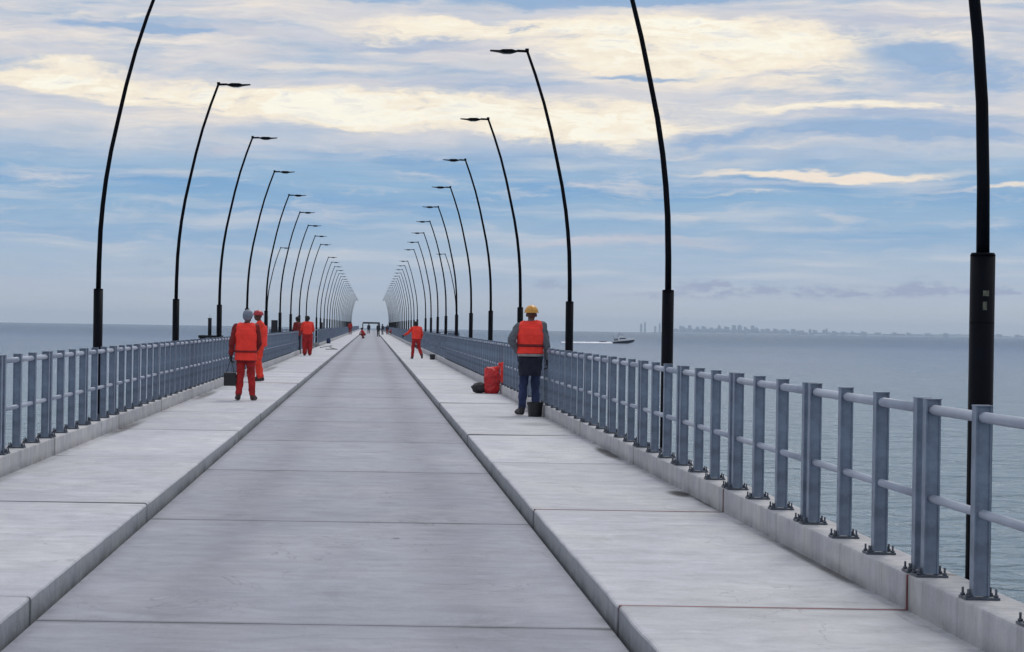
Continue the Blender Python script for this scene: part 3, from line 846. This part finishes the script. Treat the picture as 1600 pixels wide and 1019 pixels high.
    if helmet:
        mb = MB()
        if hat == 'hard':
            mb.bm.free(); mb.bm = bmesh.new()
            rr = bmesh.ops.create_uvsphere(mb.bm, u_segments=24, v_segments=16, radius=1.0)
            bmesh.ops.delete(mb.bm, geom=[v for v in mb.bm.verts if v.co.z < -.02], context='VERTS')
            bmesh.ops.transform(mb.bm, matrix=Matrix.Translation(H(0, -.005, .030)) @ fr.to_4x4() @ Matrix.Diagonal((.112, .135, .118, 1)), verts=mb.bm.verts)
            for f in mb.bm.faces: f.smooth = True
            # brim all round, longer at the front, and the ridge
            mb.tube([H(0, -.005, .024), H(0, -.005, .034)], [.121, .113], 24, True, (1, 1.18, 1))
            mb.ball(H(0, .11, .026), .075, .06, .009, 16, fr)
            mb.tube([H(0, -.13, .07), H(0, -.09, .124), H(0, 0, .147), H(0, .09, .124), H(0, .12, .07)], [.006, .008, .008, .008, .006], 8)
            o = mb.build('helmet', helmet, r)
        else:
            mb.ball(H(0, -.012, .042), .098, .115, .095, 20, fr); mb.ball(H(0, -.06, -.01), .088, .06, .075, 16, fr)
            mb.tube([H(0, -.01, .0), H(0, -.01, .035)], [.103, .103], 20, True, (1, 1.12, 1))
            o = mb.build('woollen_cap' if hat == 'cap' else 'hair', helmet, r); remesh(o, .009, 2)
    return r

def gnd(px, py): 
    X, Y = ground(px, py); return (X, Y, ZW)
# 1: left foreground, seen from behind
x1, y1 = ground(383, 626)
worker((x1, y1, ZW), 0.02, 1.70, 'worker with grey cap, orange vest and dark red sleeves holding a black bag',
       dict(ankL=(-.13, -.02, .10), ankR=(.14, -.02, .10), toeL=(-.17, .15, .045), toeR=(.20, .14, .045), kneeL=(-.10, .03, .50), kneeR=(.11, .03, .5),
            elL=(-.27, -.03, 1.12), wrL=(-.285, .02, .86), elR=(.255, .02, 1.13), wrR=(.20, .20, .98), head=(.03, .04, 1.625), face=-.3, curl=1.0),
       'dark_red_cloth', 'red_cloth', helmet='helmet_grey', hat='cap', vest='orange_vest', hem=.74, tape=True, leg_w=.95)
# 2: talking to him, facing left
x2, y2 = ground(405, 596)
worker((x2 + .0, y2, ZW), math.radians(100), 1.76, 'worker in orange coveralls and red helmet facing left, behind the one with the bag',
       dict(shL=(-.17, .02, 1.42), elL=(-.23, .02, 1.14), wrL=(-.16, .22, 1.0), elR=(.24, -.04, 1.14), wrR=(.18, .18, .98), ankL=(-.08, .02, .10), ankR=(.08, -.06, .10),
            toeL=(-.09, .20, .045), toeR=(.09, .12, .045), kneeL=(-.09, .04, .5), kneeR=(.09, .02, .5), head=(0, .05, 1.62), face=.15),
       'orange_cloth', 'orange_cloth', helmet='helmet_red', vest='orange_vest', hem=.86)
# 3: further left
x3, y3 = ground(480, 556)
worker((x3, y3, ZW), .12, 1.82, 'dark-haired worker in orange jacket and red trousers beside the left railing, further off',
       dict(elL=(-.26, .02, 1.14), wrL=(-.16, .20, 1.02), elR=(.26, .02, 1.14), wrR=(.17, .20, 1.02), ankL=(-.11, 0, .1), ankR=(.11, 0, .1), toeL=(-.12, .18, .045), toeR=(.12, .18, .045)),
       'orange_cloth', 'red_cloth', helmet='black_hair', hat='hair', vest='orange_vest', hem=.92, vox=.018, leg_w=1.42)
worker((x3 - .62, y3 + 5.0, ZW), .9, 1.80, 'dark red figure half hidden behind the worker in the orange jacket',
       dict(elL=(-.24, .04, 1.14), wrL=(-.18, .22, 1.0)), 'dark_red_cloth', 'dark_navy_cloth', helmet='black_hair', hat='hair', vox=.018)
# 4: right, walking, left arm out
x4, y4 = ground(650, 561)
worker((x4, y4, ZW), math.radians(12), 1.66, 'worker in red coveralls striding with one arm out, on the right walkway in mid distance',
       dict(ankL=(-.15, .10, .10), toeL=(-.16, .30, .045), kneeL=(-.13, .10, .52), ankR=(.22, -.22, .17), toeR=(.26, -.06, .06), kneeR=(.15, .04, .50),
            elL=(-.36, .08, 1.20), wrL=(-.52, .26, 1.08), elR=(.26, -.02, 1.12), wrR=(.24, .12, .92), head=(-.01, .05, 1.60)),
       'orange_cloth', 'red_cloth', helmet='black_hair', hat='hair', vest='orange_vest', hem=.90, vox=.016)
# 5: right foreground
x5, y5 = ground(827, 649)
worker((x5, y5, ZW), -.05, 1.83, 'worker in orange life vest, yellow helmet and jeans by the right railing, hand on hip',
       dict(ankL=(-.12, -.03, .10), toeL=(-.20, .13, .045), kneeL=(-.10, .02, .50), ankR=(.10, .02, .10), toeR=(.15, .20, .045), kneeR=(.09, .05, .50),
            shL=(-.185, 0, 1.40), shR=(.185, 0, 1.42), elL=(-.31, -.08, 1.18), wrL=(-.19, .02, 1.00), elR=(.25, -.03, 1.13), wrR=(.275, .0, .88),
            head=(.01, .03, 1.60), curl=.7),
       'grey_shirt', 'navy_denim', boots='boot_black', helmet='helmet_yellow', vest='orange_vest', hem=.965, tied='dark_navy_cloth', strap=True, leg_w=.88, vox=.010)
# far figures down the pier
def far_person(px, py, h, rz, label, top, low, hgt, crouch=False, vest=None):
    X, Y = ground(px, py, h)
    pose = {}
    if crouch:
        pose = dict(hipL=(-.09, -.12, .45), hipR=(.09, -.12, .45), kneeL=(-.16, .25, .50), kneeR=(.16, .25, .50), ankL=(-.12, 0, .1), ankR=(.12, 0, .1),
                    waist=(0, -.02, .58), chest=(0, .12, .78), neck=(0, .2, .95), head=(0, .27, 1.10), shL=(-.18, .16, .90), shR=(.18, .16, .90),
                    elL=(-.24, .32, .72), elR=(.24, .32, .72), wrL=(-.18, .42, .5), wrR=(.18, .42, .5))
    worker((X, Y, CAM_Z - h), rz, hgt, label, pose, top, low, helmet='black_hair', hat='hair', vox=.03, hem=.9 if not crouch else .96, vest=vest)
far_person(547, 523, 1.46, .3, 'small far worker in red by the left railing near the pier end', 'red_cloth', 'dark_red_cloth', 1.9)
far_person(568, 529, 1.585, 1.2, 'crouching far figure in red at the left of the roadway before the gate', 'red_cloth', 'dark_red_cloth', 1.75, True)
far_person(576, 521.5, 1.585, .2, 'small dark far figure in the middle of the roadway under the gate', 'dark_navy_cloth', 'dark_navy_cloth', 1.78)
far_person(591, 526, 1.585, -.6, 'taller dark far figure right of centre on the roadway, nearest of those by the gate', 'dark_navy_cloth', 'black_glove', 1.80)
far_person(597.5, 524.5, 1.585, .9, 'dark far figure on the right of the roadway close beside the taller one', 'dark_navy_cloth', 'grey_shirt', 1.72)
far_person(605, 523, 1.46, -.4, 'thin dark far figure on the right walkway where it meets the kerb', 'dark_navy_cloth', 'dark_red_cloth', 1.5)
far_person(611, 524, 1.46, -1.4, 'crouching far figure in dark red on the right walkway', 'red_cloth', 'dark_red_cloth', 1.75, True)

# ------------------------------------------------------------------ things they carry and leave about
def bucket(name, loc, r0, r1, h, label, sc=1.0, handle=True, tilt=0.0):
    r = empty(name, loc); tag(r, label, 'bucket'); r.rotation_euler = (0, 0, tilt)
    mb = MB()
    mb.tube([(0, 0, .002), (0, 0, h)], [r0, r1], 24, False)
    mb.tube([(0, 0, h), (0, 0, .012)], [r1 - .006, r0 - .005], 24, False)
    mb.tube([(0, 0, .002), (0, 0, .012)], [r0 - .004, r0 - .006], 24, True)
    mb.tube([(0, 0, h - .03), (0, 0, h - .012), (0, 0, h)], [r1 + .001, r1 + .009, r1 + .008], 24, False)
    mb.build('bucket_body', 'black_plastic', r)
    mb = MB()
    mb.tube([(math.cos(a) * (r1 + .006), -.02 - math.sin(a) * .03 - .0, h - .012 - math.sin(a) * (r1 * .75)) if handle else (0, 0, 0) for a in [math.pi * i / 12 for i in range(13)]], .004, 6)
    mb.build('handle', 'steel_dark', r)
    return r
bx, by = ground(834, 650)
bucket('bucket', (bx, by - .25, ZW), .110, .128, .235, 'black bucket on the walkway at the feet of the yellow-helmeted worker')
bx, by = ground(675.5, 562)
bucket('bucket', (bx, by, ZW), .10, .12, .23, 'small black bucket on the right walkway behind the striding worker')
# black bag held by worker 1
Xb, Zt = at(359.5, 582, y1); Xb2, Zb = at(359.5, 603, y1)
r = empty('tool_bag', (Xb, y1 + .02, Zb)); tag(r, 'square black bag hanging from the left hand of the worker in the grey cap', 'bag')
mb = MB(); mb.box(-.115, .115, -.08, .08, 0, Zt - Zb, .02); mb.build('bag_body', 'black_plastic', r)
hx = x1 - .285 * 1.7 / 1.75 - Xb; hz = ZW + .78 * 1.70 / 1.75 - Zb
mb = MB(); mb.tube([(-.07, 0, Zt - Zb - .005), (hx - .02, 0, hz - .03), (hx, 0, hz), (hx + .02, 0, hz - .03), (.07, 0, Zt - Zb - .005)], .006, 8); mb.build('handle', 'black_plastic', r)
# red drum bag, red bundle, black bag
sx, sy = 2.655, 47.9
r = empty('red_sack', (sx, sy, ZW)); tag(r, 'tall crumpled red sack standing on the right walkway against the upstand', 'sack')
mb = MB(); mb.tube([(0, 0, .0), (.0, 0, .12), (.01, 0, .35), (0, .01, .5), (0.01, 0, .56)], [.15, .17, .175, .165, .12], 24, True, (1, .85, 1))
o = mb.build('sack_body', 'red_plastic', r); remesh(o, .014, 2); wrinkle(o, .085, .13)
mb = MB(); mb.cap_limb((-.12, 0, .50), (.12, -.02, .55), .045, .055); o = mb.build('sack_flap', 'red_fabric_bright', r); remesh(o, .012, 1); wrinkle(o, .03, .07)
mb = MB(); mb.tube([(0, 0, .0), (.0, 0, .2), (.02, 0, .40), (-.04, .0, .47)], [.07, .10, .105, .08], 20, True, (1, .9, 1)); mb.cap_limb((-.10, 0, .44), (.06, 0, .44), .045, .06)
o = mb.build('red_bundle', 'red_fabric_bright', None, (2.955, 48.38, ZP + .002)); remesh(o, .014, 2); wrinkle(o, .05, .08)
tag(o, 'bright red cloth bundle lying on the upstand behind the red sack', 'bundle')
mb = MB(); mb.tube([(-.15, 0, .09), (-.08, 0, .12), (.04, 0, .13), (.14, 0, .12)], [.075, .12, .13, .10], 20, True, (1, .9, .95)); mb.cap_limb((-.06, 0, .22), (.08, 0, .2), .02, .03)
o = mb.build('dark_bag', 'dark_bag', None, (2.38, 47.95, ZW - .012)); remesh(o, .014, 2); wrinkle(o, .04, .08)
tag(o, 'low dark grey bag lying on the walkway left of the red sack', 'bag')
# hose and blue bag on the left walkway
hz_ = ZW + .02
pts = []
for i in range(70):
    t_ = i / 69
    X_ = -3.1 + 1.35 * t_ + .18 * math.sin(t_ * 9); Y_ = 134 + 16 * math.sin(t_ * 5.2) * (1 - .5 * t_)
    pts.append((X_ if X_ < -1.9 else -1.9 - .01 * i, Y_, hz_))
mb = MB(); mb.tube(pts, .022, 8); tag(mb.build('hose', 'black_plastic'), 'thin dark hose looping across the left walkway beyond the pair of workers', 'hose')
X_, Y_ = ground(499, 538)
mb = MB(); mb.tube([(0, 0, 0), (0, 0, .25), (.02, 0, .42)], [.14, .16, .09], 14, True); o = mb.build('blue_bag', 'blue_fabric', None, (-3.2, Y_ + 8, ZW)); wrinkle(o, .05)
tag(o, 'small blue bag at the foot of the left railing beyond the standing worker', 'bag')

# ------------------------------------------------------------------ gate at the far end
r = empty('pier_gate', (0, 600, 0)); tag(r, 'dark portal frame spanning the roadway at the far end of the pier', 'gate')
mb = MB(); mb.box(-2.35, 2.35, -.3, .3, 1.85, 2.30); mb.build('beam', 'steel_dark', r)
for gx in (-2.3, 2.3): mb = MB(); mb.box(gx - .14, gx + .14, -.2, .2, 0, 1.847); mb.build('leg', 'steel_dark', r)

# ------------------------------------------------------------------ mooring dolphin off the left side
Yd = 190.0
Xd, Ztop = at(328, 498, Yd); _, Zbot = at(328, 524, Yd)
r = empty('mooring_dolphin', (Xd, Yd, ZSEA)); tag(r, 'dark mooring dolphin with an upright post standing in the sea beyond the left railing', 'mooring post')
zb = Zbot - ZSEA; zt = Ztop - ZSEA
mb = MB(); mb.box(-.9, 1.1, -1.2, 1.2, zb - .22, zb, .03); mb.build('platform', 'steel_dark', r)
mb = MB(); mb.tube([(0, 0, zb + .001), (0, 0, zt)], .16, 16); mb.tube([(0, 0, zt), (0, 0, zt + .05)], .19, 16); mb.build('post', 'steel_dark', r)
mb = MB(); mb.tube([(0, 0, zt + .051), (0, 0, zt + .30)], .035, 10); mb.ball((0, 0, zt + .33), .06); mb.build('beacon', 'boat_white', r)
for q in ((-.6, -.9), (.8, -.9), (-.6, .9), (.8, .9)): mb = MB(); mb.tube([(q[0] * 1.25, q[1] * 1.25, -3), (q[0], q[1], zb - .221)], .2, 12); mb.build('pile', 'steel_dark', r)

# ------------------------------------------------------------------ motor boat with wake, and the dinghy it tows
def sea_pt(px, py):
    X, Y = ground(px, py, CAM_Z - ZSEA); return X, Y
def hull(mb, L, B, D, z0=0.0, sheer=.6):
    st_ = []
    n = 14
    for i in range(n + 1):
        t_ = i / n; x = -L / 2 + L * t_
        w_ = B / 2 * (1 - max(0, (t_ - .45) / .55) ** 2.2) + .02
        top = z0 + D + sheer * t_ ** 2; key = z0 - .35 + .9 * max(0, (t_ - .7) / .3) ** 2
        st_.append([mb.bm.verts.new(p) for p in ((x, 0, key), (x, w_ * .75, z0 + .05 + .5 * max(0, (t_ - .7) / .3) ** 2), (x, w_, top), (x, -w_, top), (x, -w_ * .75, z0 + .05 + .5 * max(0, (t_ - .7) / .3) ** 2))])
    for i in range(n):
        for k_ in range(5):
            j = (k_ + 1) % 5
            mb.bm.faces.new((st_[i][k_], st_[i][j], st_[i + 1][j], st_[i + 1][k_]))
    mb.bm.faces.new(list(reversed(st_[0]))); mb.bm.faces.new(st_[-1])
bX, bY = sea_pt(974, 536.5)
r = empty('motor_boat', (bX, bY, ZSEA - bY * bY / (2 * R_E) + .25), math.radians(6)); tag(r, 'motor yacht with dark hull, white deck and flybridge speeding right across the sea', 'boat')
r.rotation_euler = (0, math.radians(-3.5), math.radians(6))
mb = MB(); hull(mb, 11.6, 3.6, .95); mb.build('hull', 'hull_navy', r)
mb = MB()
mb.prism([(-5.2, .98), (-5.2, 1.25), (2.2, 1.75), (5.6, 1.66), (5.6, 1.5), (3, 1.3)], -1.25, 1.25)
mb.build('deck', 'boat_white', r)
mb = MB(); mb.prism([(-2.6, 1.5), (-2.4, 2.9), (.6, 2.9), (2.4, 1.7)], -1.15, 1.15); cab = mb.build('cabin', 'boat_white', r)
mb = MB(); mb.prism([(-2.2, 2.0), (-2.1, 2.7), (.6, 2.72), (1.55, 2.1)], -1.17, 1.17); mb.build('window', 'boat_glass', cab)
mb = MB(); mb.box(-2.8, .9, -1.2, 1.2, 2.93, 3.05); mb.prism([(-2.2, 3.05), (-2.2, 3.6), (-.2, 3.6), (.5, 3.05)], -1.0, 1.0); mb.build('flybridge', 'boat_white', r)
mb = MB()
for px_ in (-2.4, -.2):
    for sy in (-.9, .9): mb.tube([(px_, sy, 3.05), (px_ - .2, sy, 4.5)], .05, 6)
mb.box(-3.0, .2, -1.1, 1.1, 4.5, 4.6); mb.build('canopy', 'hull_navy', r)
mb = MB(); mb.tube([(-1.6, 0, 4.6), (-1.7, 0, 6.0)], .05, 6); mb.tube([(-4.2, .8, 1.3), (-5.6, .9, 4.6)], .04, 6); mb.tube([(-4.2, -.8, 1.3), (-5.4, -.9, 4.2)], .04, 6); mb.ball((-1.65, 0, 5.0), .3, .3, .16); mb.build('mast', 'hull_navy', r)
mb = MB()
for px_ in (-4.6, -3.9, -3.2): mb.box(px_, px_ + .35, -.5, .3, 1.2, 2.5)
mb.build('seat', 'steel_dark', r)
mb = MB()
for k_ in range(6): mb.tube([(1.8 + k_ * .7, 1.0 - k_ * .13, 1.5), (1.9 + k_ * .7, 1.0 - k_ * .13, 2.25)], .03, 6); mb.tube([(1.8 + k_ * .7, -1.0 + k_ * .13, 1.5), (1.9 + k_ * .7, -1.0 + k_ * .13, 2.25)], .03, 6)
mb.tube([(1.9, 1.0, 2.25), (5.4, .3, 2.25)], .03, 6); mb.tube([(1.9, -1.0, 2.25), (5.4, -.3, 2.25)], .03, 6); mb.build('bow_rail', 'boat_white', r)
dX, dY = sea_pt(942.5, 536)
r = empty('dinghy', (dX, dY, ZSEA - dY * dY / (2 * R_E) + .15), math.radians(4)); tag(r, 'small dark dinghy riding the wake behind the motor yacht', 'boat')
mb = MB(); hull(mb, 3.6, 1.6, .55, 0, .35); mb.build('hull', 'hull_navy', r)
mb = MB(); mb.box(-1.7, -1.35, -.2, .2, .5, 1.05, .04); mb.build('outboard_motor', 'steel_dark', r)
mb = MB(); mb.tube([(-1.5, .7, .6), (.6, .75, .72), (1.6, .2, .95), (1.6, -.2, .95), (.6, -.75, .72), (-1.5, -.7, .6)], .16, 8); mb.build('tube', 'steel_dark', r)
mb = MB()
wv = []
n = 60
for i in range(n):
    t_ = i / (n - 1)
    X_ = bX - 3 - t_ * 29; wd = 1.2 + 3.6 * math.sin(min(1, t_ * 1.6) * math.pi * .5) * (1 - .4 * t_) + random.uniform(-.6, .6)
    Y_ = bY + t_ * 4.0
    zz = ZSEA - Y_ * Y_ / (2 * R_E)
    wv.append([(X_, Y_ - wd, zz + .02), (X_, Y_ - wd * .4, zz + .25 + .35 * (1 - t_) + random.uniform(0, .25)), (X_, Y_ + wd * .4, zz + .2 + random.uniform(0, .25)), (X_, Y_ + wd, zz + .02)])
vv = [[mb.bm.verts.new(p) for p in row] for row in wv]
for i in range(n - 1):
    for k_ in range(3): f = mb.bm.faces.new((vv[i][k_], vv[i][k_ + 1], vv[i + 1][k_ + 1], vv[i + 1][k_])); f.smooth = True
tag(mb.build('wake_foam', 'foam'), 'white foam wake trailing left behind the motor yacht', 'wake', kind='stuff')

# ------------------------------------------------------------------ far shore: low land and the city on it
DC = 19000.0
def shore_z(Y): return ZSEA - Y * Y / (2 * R_E)
mb = MB()
n = 90
top = []; rows = []
for i in range(n + 1):
    t_ = i / n
    px = 1035 + t_ * 1500
    X_ = (px - 580) * DC / F
    h_ = 9 + 8 * math.sin(i * .37) * math.sin(i * .11 + 1) + random.uniform(-2, 2)
    h_ = 8 + h_ * 1.5 * min(1, t_ * 7 + .12)
    zc = shore_z(DC)
    rows.append([mb.bm.verts.new(p) for p in ((X_, DC - 60, zc - 1), (X_, DC + 150, zc + h_ * .7), (X_, DC + 700, zc + h_), (X_, DC + 1600, zc - 8))])
for i in range(n):
    for k_ in range(3): f = mb.bm.faces.new((rows[i][k_], rows[i][k_ + 1], rows[i + 1][k_ + 1], rows[i + 1][k_])); f.smooth = True
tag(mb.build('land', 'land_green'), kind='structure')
rnd = random.Random(3)
specs = []
for px, hp, wp in ((1002, 11, 3), (1008, 14, 2.4), (1024, 9, 3), (1031, 12, 2.6), (1066, 9, 9), (1078, 11, 5), (1090, 8, 6), (1100, 9, 7), (1112, 8, 6), (1124, 10, 5),
                   (1136, 9, 8), (1147, 12, 6), (1156, 11, 7), (1165, 9, 5), (1176, 12, 5), (1182, 8, 6), (1200, 7, 6), (1211, 8, 5), (1226, 6, 9), (1240, 7, 7),
                   (1254, 6, 5), (1266, 7, 4), (1274, 6, 7), (1288, 7, 5), (1292, 8, 3), (1304, 5, 7), (1318, 5, 8), (1332, 5, 6), (1350, 5, 9), (1372, 4, 10),
                   (1398, 4, 8), (1420, 4.5, 6), (1450, 4, 10), (1478, 4, 8), (1562, 4, 9), (1590, 4, 7)):
    specs.append((px, hp, wp))
for px in range(1058, 1345, 7): specs.append((px + rnd.uniform(-3, 3), rnd.uniform(2.5, 6.5) * (1 if px < 1260 else .7), rnd.uniform(6, 13)))
for px in range(1350, 1620, 15): specs.append((px + rnd.uniform(-5, 5), rnd.uniform(1.5, 3.5), rnd.uniform(8, 16)))
for i, (px, hp, wp) in enumerate(specs):
    Y_ = DC + 40 + rnd.uniform(0, 500); X_ = (px - 580) * Y_ / F; W_ = wp * Y_ / F; H_ = (hp * 1.18 + 1) * Y_ / F + 9
    r = empty('city_building', (X_, Y_, shore_z(Y_)))
    tag(r, ('pale hazy tower at the left end of the far skyline, standing apart' if px < 1040 else 'pale hazy building in the dense middle of the far skyline' if px < 1346
            else 'low hazy building in the thin right part of the far shore'), 'building', 'city skyline across the water')
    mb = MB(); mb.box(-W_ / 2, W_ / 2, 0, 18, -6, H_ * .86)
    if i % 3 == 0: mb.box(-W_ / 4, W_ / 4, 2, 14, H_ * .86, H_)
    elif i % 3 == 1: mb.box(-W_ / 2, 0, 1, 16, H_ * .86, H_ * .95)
    mb.build('wall', 'city_wall_haze_dark' if rnd.random() < .55 else 'city_wall_haze_pale', r)
    mb = MB(); zz = 6
    while zz < H_ * .84: mb.box(-W_ * .42, W_ * .42, -.3, -.05, zz, zz + 4); zz += 9
    mb.build('window_band', 'window_dark', r)

# ------------------------------------------------------------------ sea haze
HZ = 24000.0
mb = MB(); mb.box(-HZ - 3000, HZ + 3000, -HZ - 3000, HZ + 3000, -90, 95)
m = bpy.data.materials.new('haze_air'); m.use_nodes = True; nt = m.node_tree; nt.nodes.clear()
o_ = nt.nodes.new('ShaderNodeOutputMaterial'); pv = nt.nodes.new('ShaderNodeVolumePrincipled')
pv.inputs['Color'].default_value = (0.80, 0.91, 1.0, 1); pv.inputs['Density'].default_value = 0.55e-4; pv.inputs['Anisotropy'].default_value = 0.0
nt.links.new(pv.outputs[0], o_.inputs['Volume']); MATS['haze_air'] = m
tag(mb.build('haze', 'haze_air'), kind='stuff')
